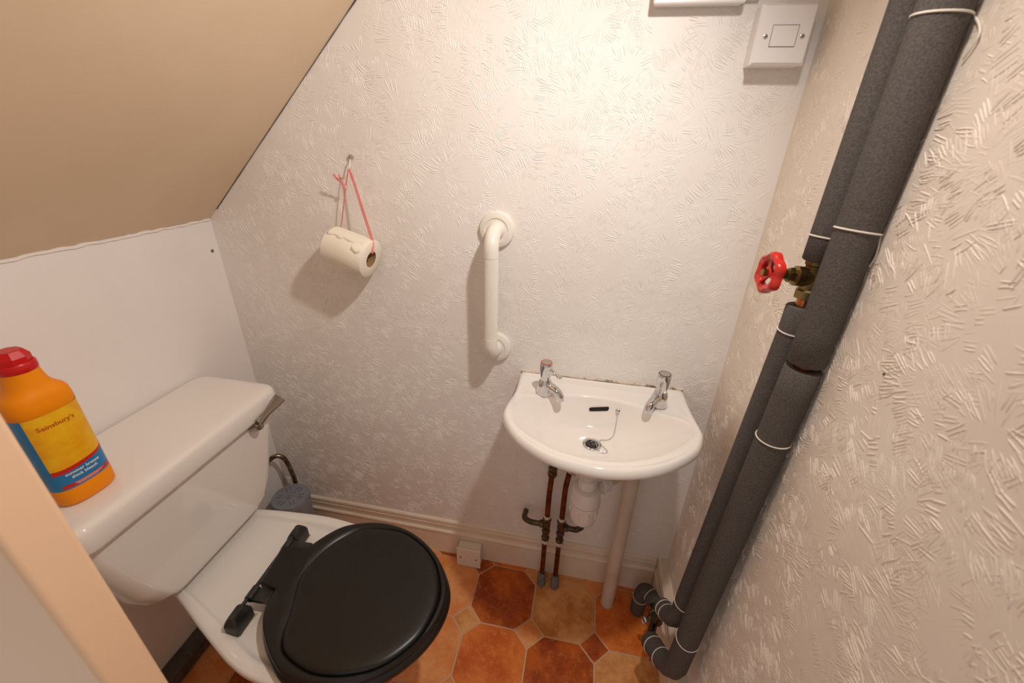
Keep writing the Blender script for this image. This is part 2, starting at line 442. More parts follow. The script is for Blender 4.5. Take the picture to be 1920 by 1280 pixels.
# seat and lid
LID = [(0.408,-0.392),(0.449,-0.323),(0.495,-0.293),(0.552,-0.278),(0.618,-0.281),(0.679,-0.303),(0.734,-0.34),(0.772,-0.384),(0.791,-0.423),(0.793,-0.473),(0.777,-0.526),(0.747,-0.572),(0.704,-0.610),(0.65,-0.637),(0.59,-0.647),(0.538,-0.643),(0.50,-0.626),(0.46,-0.598),(0.428,-0.566),(0.409,-0.53),(0.40,-0.46)]
INN = [(0.447,-0.46),(0.452,-0.41),(0.472,-0.36),(0.51,-0.318),(0.56,-0.302),(0.62,-0.300),(0.68,-0.322),(0.73,-0.36),(0.762,-0.41),(0.772,-0.456),(0.762,-0.518),(0.735,-0.562),(0.70,-0.594),(0.65,-0.615),(0.60,-0.624),(0.555,-0.619),(0.51,-0.602),(0.49,-0.575),(0.472,-0.525)]
LC = (0.6,-0.46); NL = 144
lo_ = polar([tuple(v) for v in catmull([(x,y,0) for x,y in LID], 6)], LC, NL)
li_ = polar([tuple(v) for v in catmull([(x,y,0) for x,y in INN], 6)], LC, NL)
def lidring(f, z):   # f: 0 outer outline .. 1 inner panel .. 2 centre
    out = []
    for i in range(NL):
        a = 2*math.pi*i/NL
        r = lo_[i]+(li_[i]-lo_[i])*f if f <= 1 else li_[i]*(2-f)
        out.append((LC[0]+r*math.cos(a), LC[1]+r*math.sin(a), z))
    return out
def outr(ins, z): return [(LC[0]+(lo_[i]-ins)*math.cos(2*math.pi*i/NL), LC[1]+(lo_[i]-ins)*math.sin(2*math.pi*i/NL), z) for i in range(NL)]
seat = MB().loft([outr(0.006,0.409),outr(0.0,0.416),outr(0.0,0.424),outr(0.004,0.431),outr(0.012,0.434),outr(0.05,0.434),outr(0.055,0.426),outr(0.055,0.412),outr(0.05,0.409)], closed=True)
obj('seat', seat, 'black', toilet, smooth=60)
L2 = MB().loft([outr(0.012,0.4355), outr(0.006,0.4365), outr(0.004,0.441), outr(0.0055,0.4455), outr(0.010,0.4485), lidring(0.62,0.4500), lidring(0.80,0.4488), lidring(0.92,0.4455), lidring(0.985,0.4440), lidring(1.0,0.4465), lidring(1.02,0.4500), lidring(1.06,0.4522), lidring(1.15,0.4528), lidring(1.3,0.4518), lidring(1.5,0.4508), lidring(1.75,0.4502), lidring(1.95,0.4500)])
lido = obj('lid', L2, 'black', toilet, smooth=70)
# hinge: lid tongue, seat knuckles, pin and two end blocks
tong = MB().loft([[(x,y,z) for x,y,z in r] for r in (
    [(0.352,-0.402,0.444),(0.352,-0.402,0.430),(0.366,-0.491,0.430),(0.366,-0.491,0.444)],
    [(0.358,-0.400,0.452),(0.358,-0.400,0.428),(0.372,-0.492,0.428),(0.372,-0.492,0.452)],
    [(0.400,-0.395,0.453),(0.400,-0.395,0.436),(0.410,-0.497,0.436),(0.410,-0.497,0.453)],
    [(0.438,-0.385,0.4495),(0.438,-0.385,0.440),(0.440,-0.512,0.440),(0.440,-0.512,0.4495)])])
obj('hinge_tongue', tong, 'black', toilet, smooth=40, bevel=0.002)
hd = (Vector((0.352,-0.565,0)) - Vector((0.342,-0.335,0))).normalized(); hn = Vector((-hd.y, hd.x, 0))
def hp(s, n_, z): p = Vector((0.356,-0.45,0)) + hd*s + hn*n_; return (p.x, p.y, z)
obj('hinge_pin', MB().tube([hp(-0.10,0,0.437), hp(0.10,0,0.437)], 0.0042, 12), 'hinge', toilet)
for s0, s1 in ((-0.078,-0.050),(0.046,0.074)):
    k = MB().tube([hp(s0,0.003,0.436), hp(s1,0.003,0.436)], 0.0095, 16)
    sgn = 1
    c0, c1, c2, c3 = hp(s0,0.0,0), hp(s1,0.0,0), hp(s1,0.06,0), hp(s0,0.06,0)
    if c2[0] < c1[0]: c2, c3 = hp(s1,-0.06,0), hp(s0,-0.06,0)
    k.loft([[(c[0],c[1],z) for c in (c0,c1,c2,c3)] for z in (0.429,0.438)])
    obj('hinge_knuckle', k, 'hinge', toilet)
for s0, s1 in ((-0.128,-0.080),(0.080,0.130)):
    rings = []
    for z, e in ((0.4005,0.0),(0.425,0.0),(0.434,0.0035),(0.443,0.009)):
        q = [hp(s0+e,-0.0165+e,z), hp(s1-e,-0.0165+e,z), hp(s1-e,0.0165-e,z), hp(s0+e,0.0165-e,z)]
        cc = [hp(s0+e+0.004,-0.0165+e,z), hp(s1-e-0.004,-0.0165+e,z), hp(s1-e,-0.0125+e,z), hp(s1-e,0.0125-e,z), hp(s1-e-0.004,0.0165-e,z), hp(s0+e+0.004,0.0165-e,z), hp(s0+e,0.0125-e,z), hp(s0+e,-0.0125+e,z)]
        rings.append(cc)
    hb = obj('hinge_block', MB().loft(rings), 'hinge', toilet, smooth=25)
    wr = [hp(s0-0.001,-0.019,0),hp(s1+0.008,-0.012,0),hp(s1+0.008,0.012,0),hp(s0-0.001,0.019,0)] if s0 > 0 else [hp(s0+0.001,-0.017,0),hp(s1,-0.017,0),hp(s1,0.018,0),hp(s0+0.001,0.018,0)]
    obj('washer_pad', MB().loft([[(c[0],c[1],0.3970) for c in wr],[(c[0],c[1],0.4006) for c in wr]]), 'washer', hb, smooth=0)

# ------------------------------------------------------------------ hand basin
SX, SYC, ST = 1.08, -0.170, 0.790
basin = thing('hand_basin', (SX,-0.15,0.62), 'small white wall-hung hand basin with two taps', 'basin')
OUT = [(-0.213,-0.001),(-0.2135,-0.03),(-0.212,-0.07),(-0.2135,-0.11),(-0.219,-0.145),(-0.2235,-0.175),(-0.2195,-0.212),(-0.192,-0.262),(-0.147,-0.303),(-0.085,-0.333),(0,-0.345),(0.078,-0.331),(0.146,-0.296),(0.203,-0.242),(0.2255,-0.190),(0.2265,-0.165),(0.222,-0.13),(0.2165,-0.08),(0.2145,-0.03),(0.214,-0.001)]
half = catmull([(x,y,0) for x,y in OUT], 6, closed=False)
outl = [(SX+v.x, v.y) for v in half]
INR = [(-0.204,-0.150),(-0.190,-0.122),(-0.137,-0.104),(-0.085,-0.088),(-0.032,-0.079),(0.034,-0.082),(0.09,-0.096),(0.14,-0.117),(0.188,-0.142),(0.203,-0.165),(0.186,-0.208),(0.128,-0.262),(0.060,-0.298),(0.0,-0.309),(-0.05,-0.306),(-0.105,-0.289),(-0.175,-0.240),(-0.200,-0.19)]
inl = [(SX+v.x, v.y) for v in catmull([(x,y,0) for x,y in INR], 6)]
DC = (1.071, SYC); NB = 192
ro_ = polar(outl, DC, NB); ri_ = polar(inl, DC, NB)
DR = 0.0
def bprof(t, i):    # depth fraction from the bowl's lip (0) to the drain (1); the rear wall is steeper than the front
    s_ = max(0.0, math.sin(2*math.pi*i/NB))
    return 1-(1-t)**(2.3+2.6*s_)
BD = 0.078
def bring(rf, z):
    return [(DC[0]+rf(i)*math.cos(2*math.pi*i/NB), DC[1]+rf(i)*math.sin(2*math.pi*i/NB), z(i) if callable(z) else z) for i in range(NB)]
rings = []
rings.append(bring(lambda i: ro_[i]*0.36, 0.655))
rings.append(bring(lambda i: ro_[i]*0.48, 0.690))
rings.append(bring(lambda i: ro_[i]*0.64, 0.735))
rings.append(bring(lambda i: ro_[i]-0.030, 0.7590))
rings.append(bring(lambda i: ro_[i]-0.014, 0.7625))
rings.append(bring(lambda i: ro_[i]-0.005, 0.7655))
rings.append(bring(lambda i: ro_[i]-0.001, 0.770))
rings.append(bring(lambda i: ro_[i], 0.776))
rings.append(bring(lambda i: ro_[i]-0.001, 0.782))
rings.append(bring(lambda i: ro_[i]-0.004, 0.7885))
rings.append(bring(lambda i: ro_[i]-0.009, ST+0.0012))
def blend(f): return lambda i: (ro_[i]-0.009)+(ri_[i]+0.006-(ro_[i]-0.009))*f
wid = [max(0.0, min(1.0, (ro_[i]-ri_[i]-0.03)/0.05)) for i in range(NB)]
for f, dz in ((0.14,0.0012),(0.16,-0.0008),(0.22,-0.0012),(0.24,-0.0032),(0.30,-0.0036),(0.32,-0.0056),(0.45,-0.0060),(0.7,-0.0058),(0.92,-0.0052)):
    rings.append(bring(blend(f), (lambda dz: (lambda i: ST+0.0012*(1-wid[i])+dz*wid[i]))(dz)))
rings.append(bring(blend(1.0), lambda i: ST-0.0005-0.004*wid[i]))
rings.append(bring(lambda i: ri_[i]+0.002, lambda i: ST-0.002-0.0042*wid[i]))
for k in range(1, 34):
    t = (k/34)**1.5
    rings.append(bring(lambda i, t=t: ri_[i]*(1-t)+0.020*t, lambda i, t=t: ST-0.003-0.003*(1-t)-BD*bprof(t, i)))
bs = MB().loft(rings, True, True)
bowl = obj('bowl', bs, 'porcelain', basin, smooth=70)
def bowl_pt(x, y, lift=0.0):
    a = math.atan2(y-DC[1], x-DC[0]) % (2*math.pi); i = int(round(a/(2*math.pi)*NB)) % NB
    r = math.hypot(x-DC[0], y-DC[1]); t = max(0.0, min(1.0, (ri_[i]-r)/(ri_[i]-0.020)))
    return Vector((x, y, ST-0.003-0.003*(1-t)-BD*bprof(t, i)+lift))
# overflow slot: a dark stadium let into the rear slope
def slot_pt(u, v):
    x = SX-0.001+u
    y = -0.0895-0.001*v*1000*0.35
    return x, y
sl = []
for i in range(24):
    a = 2*math.pi*i/24; u = 0.0200*(1 if math.cos(a) > 0 else -1)+0.0042*math.cos(a); v = 0.0054*math.sin(a)
    sl.append((SX+0.002+u, v))
def rear_pt(x, dv, lift):
    # walk down the rear slope by dv from a mid height
    y = -0.0862 + dv*(-0.26)
    p = bowl_pt(x, y + (0.0 if x < SX+0.0 else -0.0)); p.y -= lift; p.z += lift*0.6
    return p
ov = MB(); ctr = rear_pt(SX+0.002, 0, 0.0012)
vs = [rear_pt(x, v, 0.0012) for x, v in sl]
ov.add([ctr]+vs, [(0, 1+i, 1+(i+1) % 24) for i in range(24)])
obj('overflow_slot', ov, 'dark', basin, smooth=0)
# waste ring, plug and chain
dz0 = ST-0.003-BD
obj('waste_ring', MB().lathe([(0.014,-0.01),(0.014,0.0),(0.0165,0.0022),(0.021,0.0030),(0.0225,0.0018),(0.0228,-0.002)], (DC[0],DC[1],dz0+0.0005), (0,0.05,1), 36, False, False), 'chrome', basin)
plug = thing('basin_plug', (DC[0],DC[1],dz0), 'dark rubber plug on a bead chain in the basin waste', 'plug')
obj('stopper', MB().lathe([(0.0125,-0.006),(0.0145,0.001),(0.0145,0.0035),(0.012,0.0042),(0.011,0.0034),(0.004,0.0034)], (DC[0],DC[1],dz0), (0,0,1), 32), 'plug', plug)
rp = [(DC[0]+0.003+0.0052*math.cos(a), DC[1]-0.002, dz0+0.0085+0.0052*math.sin(a)) for a in [2*math.pi*i/16 for i in range(16)]]
obj('pull_ring', MB().tube(rp, 0.0010, 6, True), 'chrome', plug)
ch = [bowl_pt(1.128,-0.0955,0.010), bowl_pt(1.127,-0.104,0.003), bowl_pt(1.124,-0.122,0.002), bowl_pt(1.118,-0.136,0.002), bowl_pt(1.107,-0.146,0.002), bowl_pt(1.093,-0.150,0.003), bowl_pt(1.089,-0.158,0.005), bowl_pt(1.092,-0.170,0.005), bowl_pt(1.101,-0.178,0.002), bowl_pt(1.107,-0.188,0.002), bowl_pt(1.102,-0.196,0.002), bowl_pt(1.091,-0.195,0.003), bowl_pt(1.084,-0.186,0.006), Vector((DC[0]+0.008, DC[1]-0.003, dz0+0.009))]
pc = catmull(ch, 10, closed=False)
# even spacing of beads
acc = [0.0]
for a, b in zip(pc, pc[1:]): acc.append(acc[-1]+(b-a).length)
rr_path = []; rr_rad = []; nb = 200
for i in range(nb):
    s = acc[-1]*i/(nb-1); j = max(k for k in range(len(acc)) if acc[k] <= s+1e-9); j = min(j, len(pc)-2)
    t = (s-acc[j])/max(1e-9, acc[j+1]-acc[j]); rr_path.append(pc[j].lerp(pc[j+1], t)); rr_rad.append(0.0006+0.0006*abs(math.sin(i*math.pi/3)))
obj('bead_chain', MB().tube(rr_path, rr_rad, 6), 'chrome', plug)
stay = MB().lathe([(0.0055,0.0),(0.0055,0.0015),(0.003,0.003),(0.003,0.006),(0.0042,0.008),(0.0035,0.011),(0.0005,0.012)], bowl_pt(1.128,-0.0905,0.0), (0,-0.8,0.6), 20)
obj('chain_stay', stay, 'chrome', plug)
# mouldy sealant along the wall
se = MB(); pts = [(SX-0.212+0.424*i/50, -0.0015, ST+0.001+random.uniform(-0.0008,0.0008)) for i in range(51)]
se.tube(pts, [random.uniform(0.0022,0.0040) for _ in pts], 6)
obj('sealant_bead', se, 'sealant', basin)

def tap(x, y, face, lever, label, ringcol):
    t = thing('basin_tap', (x,y,ST-0.003), label, 'tap', 'basin taps')
    z0 = ST-0.003
    obj('tap_body', MB().lathe([(0.0205,0.0),(0.0208,0.004),(0.0195,0.008),(0.0180,0.014),(0.0175,0.028),(0.0150,0.034),(0.0125,0.040)], (x,y,z0), (0,0,1), 32), 'chrome', t)
    hd_ = MB().lathe([(0.0125,0.036),(0.0130,0.044),(0.0155,0.066),(0.0158,0.080),(0.0150,0.0842),(0.0138,0.0856)], (x,y,z0), (0,0,1), 32)
    ho = obj('tap_head', hd_, 'chrome', t)
    obj('indicator_ring', MB().lathe([(0.0124,0.0850),(0.0143,0.0862),(0.0135,0.0872),(0.0123,0.0868)], (x,y,z0), (0,0,1), 32), ringcol, ho)
    obj('cap_disc', MB().lathe([(0.0126,0.0846),(0.0126,0.0868),(0.009,0.0874)], (x,y,z0), (0,0,1), 32), 'dull_chrome' if False else 'steel', ho)
    f = Vector((face[0],face[1],0)).normalized(); s_ = Vector((-f.y,f.x,0)); O = Vector((x,y,z0))
    path = [(0.004,0.024,0.0135,0.0100),(0.020,0.0245,0.0125,0.0092),(0.034,0.0220,0.0115,0.0086),(0.044,0.0170,0.0110,0.0090),(0.049,0.0100,0.0110,0.0098),(0.0505,0.000,0.0106,0.0096)]
    dirs = [(1,0),(1,0),(0.95,-0.3),(0.75,-0.66),(0.3,-0.95),(0.1,-1)]
    rings = []
    for (d,zz,wd,th),(df,dzv) in zip(path, dirs):
        c = O+f*d+Vector((0,0,zz)); tv = (f*df+Vector((0,0,dzv))).normalized(); up = s_.cross(tv)
        rings.append([c + s_*wd*math.cos(2*math.pi*k/16) + up*th*math.sin(2*math.pi*k/16) for k in range(16)])
    obj('spout', MB().loft(rings), 'chrome', t, smooth=50)
    l = Vector((lever[0],lever[1],0)).normalized(); s_ = Vector((-l.y,l.x,0))
    rings = []
    for d, zz, wd, th in ((0.012,0.072,0.0050,0.0044),(0.020,0.066,0.0042,0.0036),(0.028,0.0610,0.0044,0.0032),(0.033,0.059,0.0070,0.0034),(0.038,0.0575,0.0078,0.0034),(0.042,0.0565,0.0058,0.0026),(0.044,0.056,0.002,0.001)):
        c = O+l*d+Vector((0,0,zz)); up = Vector((0,0,1))
        rings.append([c + s_*wd*math.cos(2*math.pi*k/12) + up*th*math.sin(2*math.pi*k/12) for k in range(12)])
    obj('lever', MB().loft(rings), 'chrome', t, smooth=50)
    return t
tap(0.942,-0.088,(0.75,-0.5),(0.85,-0.35),'left chrome basin tap with red ring and side lever','labelred')
tap(1.222,-0.078,(-0.55,-0.75),(-0.42,-0.9),'right chrome basin tap nearer the lagged pipes','plug')

# ------------------------------------------------------------------ plumbing under the basin
trap = thing('bottle_trap', (1.072,-0.20,0.487), 'white plastic bottle trap hanging under the basin', 'trap')
TX, TY = 1.072, -0.20
obj('trap_cup', MB().lathe([(0.012,0.487),(0.022,0.489),(0.030,0.497),(0.0335,0.508),(0.0345,0.530),(0.0345,0.549),(0.0375,0.551),(0.0375,0.560)], (TX,TY,0), (0,0,1), 36), 'pvc', trap)
ribs = MB()
for i in range(10):
    a = 2*math.pi*i/10; ribs.tube([(TX+0.0350*math.cos(a),TY+0.0350*math.sin(a),0.520),(TX+0.0350*math.cos(a),TY+0.0350*math.sin(a),0.546)], 0.0022, 6)
obj('grip_ribs', ribs, 'pvc', trap)
obj('trap_body', MB().lathe([(0.0350,0.5605),(0.0375,0.562),(0.0375,0.567),(0.0350,0.569),(0.0350,0.595),(0.033,0.602),(0.024,0.606),(0.020,0.606)], (TX,TY,0), (0,0,1), 36), 'pvc', trap)
obj('inlet_nut', MB().lathe([(0.020,0.604),(0.0225,0.607),(0.0225,0.630),(0.019,0.633),(0.016,0.634),(0.016,0.656)], (TX,TY,0), (0,0,1), 10), 'pvc', trap, smooth=20)
od = (Vector((1.197,-0.08,0.585))-Vector((TX,TY,0.585))).normalized()
o1 = Vector((TX,TY,0.585))
obj('outlet', MB().lathe([(0.0185,0.02),(0.0185,0.045),(0.0235,0.047),(0.0235,0.066),(0.020,0.068),(0.020,0.072)], o1, od, 14), 'pvc', trap, smooth=20)
waste = thing('waste_pipe', (1.197,-0.08,0), 'off-white plastic waste pipe running down past the skirting', 'pipe')
pth = [o1+od*0.068, o1+od*0.13, o1+od*0.148, Vector((1.194,-0.083,0.575)), Vector((1.197,-0.08,0.552)), Vector((1.197,-0.08,0.30)), Vector((1.1975,-0.08,0.0))]
obj('waste_tube', MB().tube(pth, [0.0165,0.0165,0.0195,0.0205,0.0205,0.0205,0.0205], 24), 'pvcold', waste, smooth=60)
def supply(x, y, top, bx, label, bend):
    t = thing('supply_pipe', (x,y,0), label, 'pipe', 'copper supply pipes under the basin')
    up = [(x,y,0.02),(x-0.001,y,0.24)]
    obj('lower_pipe', MB().tube(up, 0.0078, 14), 'copper', t)
    obj('floor_boot', MB().lathe([(0.0135,0.0),(0.0145,0.004),(0.0140,0.034),(0.0130,0.038),(0.0125,0.056),(0.010,0.060)], (x,y,0), (0,0,1), 20), 'greyplastic', t)
    obj('paint_collar', MB().lathe([(0.0080,0.203),(0.0125,0.210),(0.0125,0.216),(0.0080,0.222)], (x,y,0), (0,0,1), 8), 'paintpipe', t, smooth=20)
    v = MB().lathe([(0.0085,0.222),(0.0125,0.224),(0.0125,0.234),(0.0100,0.236),(0.0100,0.252),(0.0130,0.254),(0.0130,0.264),(0.0105,0.267),(0.0120,0.276),(0.0120,0.292),(0.0095,0.300),(0.0135,0.303),(0.0135,0.314),(0.0090,0.318)], (x,y,0), (0,0,1), 8)
    obj('isolating_valve', v, 'darkbrass', t, smooth=25)
    obj('white_olive', MB().lathe([(0.0082,0.316),(0.0110,0.318),(0.0110,0.324),(0.0082,0.326)], (x,y,0), (0,0,1), 16), 'paintpipe', t)
    obj('upper_pipe', MB().tube(catmull([(x,y,0.318),(x,y,0.42)]+bend, 6, closed=False), 0.0082, 14), 'copper', t)
    s = 1 if bx > x else -1
    br = MB().lathe([(0.0098,0.008),(0.0120,0.010),(0.0120,0.020),(0.0095,0.022)], (x,y,0.287), (s,0,0), 8)
    bo = obj('branch_nut', br, 'darkbrass', t, smooth=25)
    obj('branch_elbow', MB().tube(catmull([(x+s*0.018,y,0.287),(x+s*0.045,y,0.286),(bx-s*0.010,y+0.004,0.287),(bx,y+0.016,0.285),(bx+s*0.001,-0.002,0.266)], 6, closed=False), 0.0085, 14), 'darkbrass', bo)
    return t
s1 = supply(0.977,-0.060,0.7,0.905,'left copper supply pipe rising straight to the basin',[(0.981,-0.061,0.53),(0.984,-0.068,0.735)])
obj('coupling', MB().lathe([(0.0090,0.488),(0.0135,0.491),(0.0135,0.503),(0.0110,0.506),(0.0130,0.509),(0.0130,0.520),(0.0105,0.524),(0.0105,0.532),(0.0140,0.536),(0.0140,0.556),(0.0090,0.560)], (0.9805,-0.061,0), (0,0,1), 8), 'darkbrass', s1, smooth=25)
supply(1.022,-0.060,0.7,1.085,'right copper supply pipe curving towards the bottle trap',[(1.024,-0.061,0.47),(1.034,-0.066,0.535),(1.060,-0.080,0.58),(1.090,-0.085,0.60),(1.112,-0.088,0.625)])

# ------------------------------------------------------------------ grab rail
rail = thing('grab_rail', (0.795,0,0.857), 'white plastic grab rail with ribbed grip screwed upright to the wall', 'grab rail')
RXc, RT, RB, RO, RR = 0.795, 1.167, 0.857, 0.062, 0.0165
for z in (RT, RB):
    obj('flange', MB().lathe([(0.0425,0.0),(0.0425,0.006),(0.040,0.011),(0.034,0.0135),(0.0285,0.014),(0.027,0.0115),(0.021,0.0115)], (RXc,0,z), (0,-1,0), 48), 'rail', rail)
def bend(z, s):
    p = [(RXc,-0.008,z),(RXc,-0.024,z)]
    R_ = RO-0.024
    for i in range(1, 9):
        a = math.pi/2*i/8; p.append((RXc,-0.024-R_*math.sin(a),z+s*(R_-R_*math.cos(a))))
    p.append((RXc,-RO,z+s*(R_+0.014))); return p
obj('bend_tube', MB().tube(bend(RT,-1), [0.021,0.0185]+[RR+0.0008]*9, 28), 'rail', rail, smooth=60)
obj('bend_tube', MB().tube(bend(RB,1), [0.021,0.0185]+[RR+0.0008]*9, 28), 'rail', rail, smooth=60)
gr = []; ng = 144
for z in (RB+0.050, RT-0.050):
    gr.append([(RXc+(RR+(0.0005 if k % 4 < 2 else -0.0003))*math.cos(2*math.pi*k/ng), -RO+(RR+(0.0005 if k % 4 < 2 else -0.0003))*math.sin(2*math.pi*k/ng), z) for k in range(ng)])
obj('ribbed_grip', MB().loft(gr), 'rail', rail, smooth=0)

# ------------------------------------------------------------------ toilet roll on a ribbon
hook = thing('wall_hook', (0.441,0,1.308), 'small metal screw hook above the toilet roll', 'hook')
obj('screw_head', MB().lathe([(0.0055,0.0),(0.0060,0.004),(0.0048,0.007),(0.002,0.008)], (0.441,0,1.312), (0,-1,0), 16), 'steel', hook)
obj('hook_wire', MB().tube(catmull([(0.441,-0.003,1.308),(0.442,-0.012,1.303),(0.443,-0.018,1.292),(0.444,-0.021,1.286),(0.444,-0.026,1.287),(0.444,-0.028,1.293)], 5, closed=False), 0.0014, 8), 'whiteplastic', hook)
roll = thing('toilet_roll', (0.445,-0.062,1.05), 'part-used white toilet roll hanging from a pink ribbon', 'toilet roll')
A = Vector((0.386,-0.0485,1.112)); B = Vector((0.492,-0.058,1.086)); ax = (B-A).normalized(); LN = (B-A).length
rad = [0.0475]
obj('paper', MB().lathe([(0.0205,0.0),(0.044,0.0),(0.0465,0.0015),(0.0468,0.02),(0.0472,0.05),(0.0468,LN-0.0015),(0.0455,LN),(0.0205,LN)], A, ax, 64, False, False), 'paper', roll, smooth=50)
obj('core_tube', MB().lathe([(0.0205,0.0),(0.0205,LN),(0.0192,LN),(0.0192,0.0),(0.0205,0.0)], A, ax, 48, False, False), 'card', roll)
# loose torn end lying on the top of the roll
hz = Vector((0,0,1)); uu = (hz-ax*hz.dot(ax)).normalized(); vv = ax.cross(uu)
if vv.y > 0: vv = -vv
tp = MB(); nx, na = 26, 14; vs = []; fs = []
for i in range(nx):
    for k in range(na):
        s = 0.004+(LN-0.012)*i/(nx-1)
        ragged = 0.05*math.sin(i*0.9)+0.05*random.random()+(0.45 if i > nx*0.72 else 0.0)
        a_end = 0.62+(ragged if k == na-1 else 0)
        a = -0.9+(a_end+0.9)*k/(na-1)
        r = 0.0479+0.0003*math.sin(i*0.8+k)*(k/na)+(0.0005*(k/na)**2)
        vs.append(A+ax*s+(uu*math.cos(a)+vv*math.sin(a))*r)
for i in range(nx-1):
    for k in range(na-1):
        fs.append((i*na+k,(i+1)*na+k,(i+1)*na+k+1,i*na+k+1))
tp.add(vs, fs); tso = obj('loose_sheet', tp, 'paper', roll, smooth=50)
md = tso.modifiers.new('thick','SOLIDIFY'); md.thickness = 0.0006
# ribbon
rib = thing('hanging_ribbon', (0.444,-0.02,1.29), 'pink ribbon loop tied through the toilet roll core', 'ribbon')
def band(path, w_, wd=(1,0,0), tw=0.0):
    P = catmull(path, 8, closed=False); rings = []
    for i, p in enumerate(P):
        d = (P[min(i+1,len(P)-1)]-P[max(i-1,0)]).normalized()
        wv = Vector(wd); wv = (wv-d*wv.dot(d)).normalized()
        wv = Matrix.Rotation(tw*i/len(P), 3, d) @ wv
        nv = d.cross(wv)
        ww = w_(i/len(P)) if callable(w_) else w_
        rings.append([p+wv*ww+nv*0.0005, p-wv*ww+nv*0.0005, p-wv*ww-nv*0.0005, p+wv*ww-nv*0.0005])
    return MB().loft(rings)
top = (0.444,-0.0245,1.290)
obj('right_strand', band([top,(0.455,-0.030,1.262),(0.478,-0.045,1.20),(0.499,-0.056,1.132),(0.4995,-0.0605,1.113),(0.498,-0.061,1.104),(0.485,-0.059,1.1045),(0.44,-0.054,1.112)], lambda t: 0.0026+0.0020*math.sin(min(1,t*1.3)*math.pi), (0.9,-0.2,0.3)), 'ribbon', rib, smooth=40)
obj('left_strand', band([top,(0.432,-0.026,1.250),(0.415,-0.024,1.196),(0.398,-0.0205,1.150),(0.3815,-0.030,1.126),(0.3805,-0.043,1.117),(0.39,-0.0475,1.1145),(0.42,-0.051,1.110)], lambda t: 0.0019+0.0004*math.sin(t*9), (0.9,-0.3,0.3), 0.3), 'ribbon', rib, smooth=40)
kn = MB().lathe([(0.0005,-0.005),(0.003,-0.0035),(0.0042,0),(0.003,0.0035),(0.0005,0.005)], (0.431,-0.028,1.246), (0.4,0,1), 12)
obj('knot', kn, 'ribbon', rib)
obj('ribbon_tail', band([(0.431,-0.028,1.246),(0.424,-0.034,1.258),(0.418,-0.040,1.268),(0.414,-0.042,1.276)], lambda t: 0.0015+0.002*t, (1,0,0.3)), 'ribbon', rib, smooth=40)
obj('ribbon_tail', band([(0.431,-0.028,1.246),(0.427,-0.035,1.262),(0.429,-0.042,1.270),(0.427,-0.043,1.276)], lambda t: 0.0012+0.0016*t, (1,0.2,0.1)), 'ribbon', rib, smooth=40)

# ------------------------------------------------------------------ electrical boxes
def plate_front(x0, x1, z0, z1, y, th): return MB().box((x0,y,z0),(x1,y+th,z1))
sp = thing('isolator_switch', (1.3,0,1.49), 'white square isolator switch on surface box high by the corner', 'switch')
PX0, PX1, PZ0, PZ1 = 1.2565, 1.3445, 1.4895, 1.5775
obj('back_box', MB().box((PX0+0.0015,-0.034,PZ0+0.001),(PX1-0.0015,0,PZ1-0.001)), 'whiteplastic', sp, bevel=0.002)
obj('face_plate', MB().loft([[(PX0,-0.0345,PZ0),(PX1,-0.0345,PZ0),(PX1,-0.0345,PZ1),(PX0,-0.0345,PZ1)],[(PX0,-0.039,PZ0),(PX1,-0.039,PZ0),(PX1,-0.039,PZ1),(PX0,-0.039,PZ1)],[(PX0+0.004,-0.0445,PZ0+0.004),(PX1-0.004,-0.0445,PZ0+0.004),(PX1-0.004,-0.0445,PZ1-0.004),(PX0+0.004,-0.0445,PZ1-0.004)]]), 'whiteplastic', sp, smooth=0, bevel=0.0006)
obj('rocker', MB().add([(1.2805,-0.0446,1.5165),(1.3205,-0.0446,1.5165),(1.3205,-0.0446,1.5465),(1.2805,-0.0446,1.5465),(1.281,-0.0462,1.517),(1.320,-0.0462,1.517),(1.320,-0.0450,1.546),(1.281,-0.0450,1.546)], [(0,1,5,4),(1,2,6,5),(2,3,7,6),(3,0,4,7),(4,5,6,7)]), 'whiteplastic', sp, smooth=0)
gap_ = MB()
for a, b in (((1.2798,-0.0448,1.5157),(1.3212,-0.0444,1.5165)),((1.2798,-0.0448,1.5465),(1.3212,-0.0444,1.5473)),((1.2798,-0.0448,1.5165),(1.2805,-0.0444,1.5465)),((1.3205,-0.0448,1.5165),(1.3212,-0.0444,1.5465))): gap_.box(a, b)
obj('rocker_gap', gap_, 'greyplastic', sp, smooth=0)
for x in (1.2715, 1.3295):
    sc = obj('screw', MB().lathe([(0.0036,0.0),(0.0036,0.0008),(0.0024,0.0013)], (x,-0.0444,1.531), (0,-1,0), 16), 'steel', sp)
    obj('screw_slot', MB().box((x-0.0026,-0.0459,1.5305),(x+0.0026,-0.0455,1.5317)), 'dark', sc, smooth=0)
# embossed mark and tiny lines on the plate
emb = MB()
for cx in (1.2985, 1.3035, 1.3010):
    cz = 1.5605 if cx != 1.3010 else 1.5635
    emb.tube([(cx+0.0022*math.cos(a),-0.0446,cz+0.0018*math.sin(a)) for a in [2*math.pi*i/14 for i in range(14)]], 0.00035, 5, True)
obj('embossed_mark', emb, 'whiteplastic', sp)
db = thing('double_switch_box', (1.155,0,1.58), 'wide white plastic surface box at the top edge beside the isolator', 'switch box')
obj('back_box', MB().box((1.081,-0.022,1.583),(1.229,0,1.667)), 'whiteplastic', db, bevel=0.003)
obj('face_plate', MB().box((1.078,-0.030,1.581),(1.232,-0.022,1.669)), 'whiteplastic', db, bevel=0.004, bseg=3)
fl_ = tag(obj('cable_conduit', MB().box((1.233,-0.012,1.590),(1.257,0,1.604)), 'whiteplastic', smooth=0, bevel=0.002, origin=(1.245,0,1.597)), 'short white conduit joining the two upper switch boxes', 'conduit')
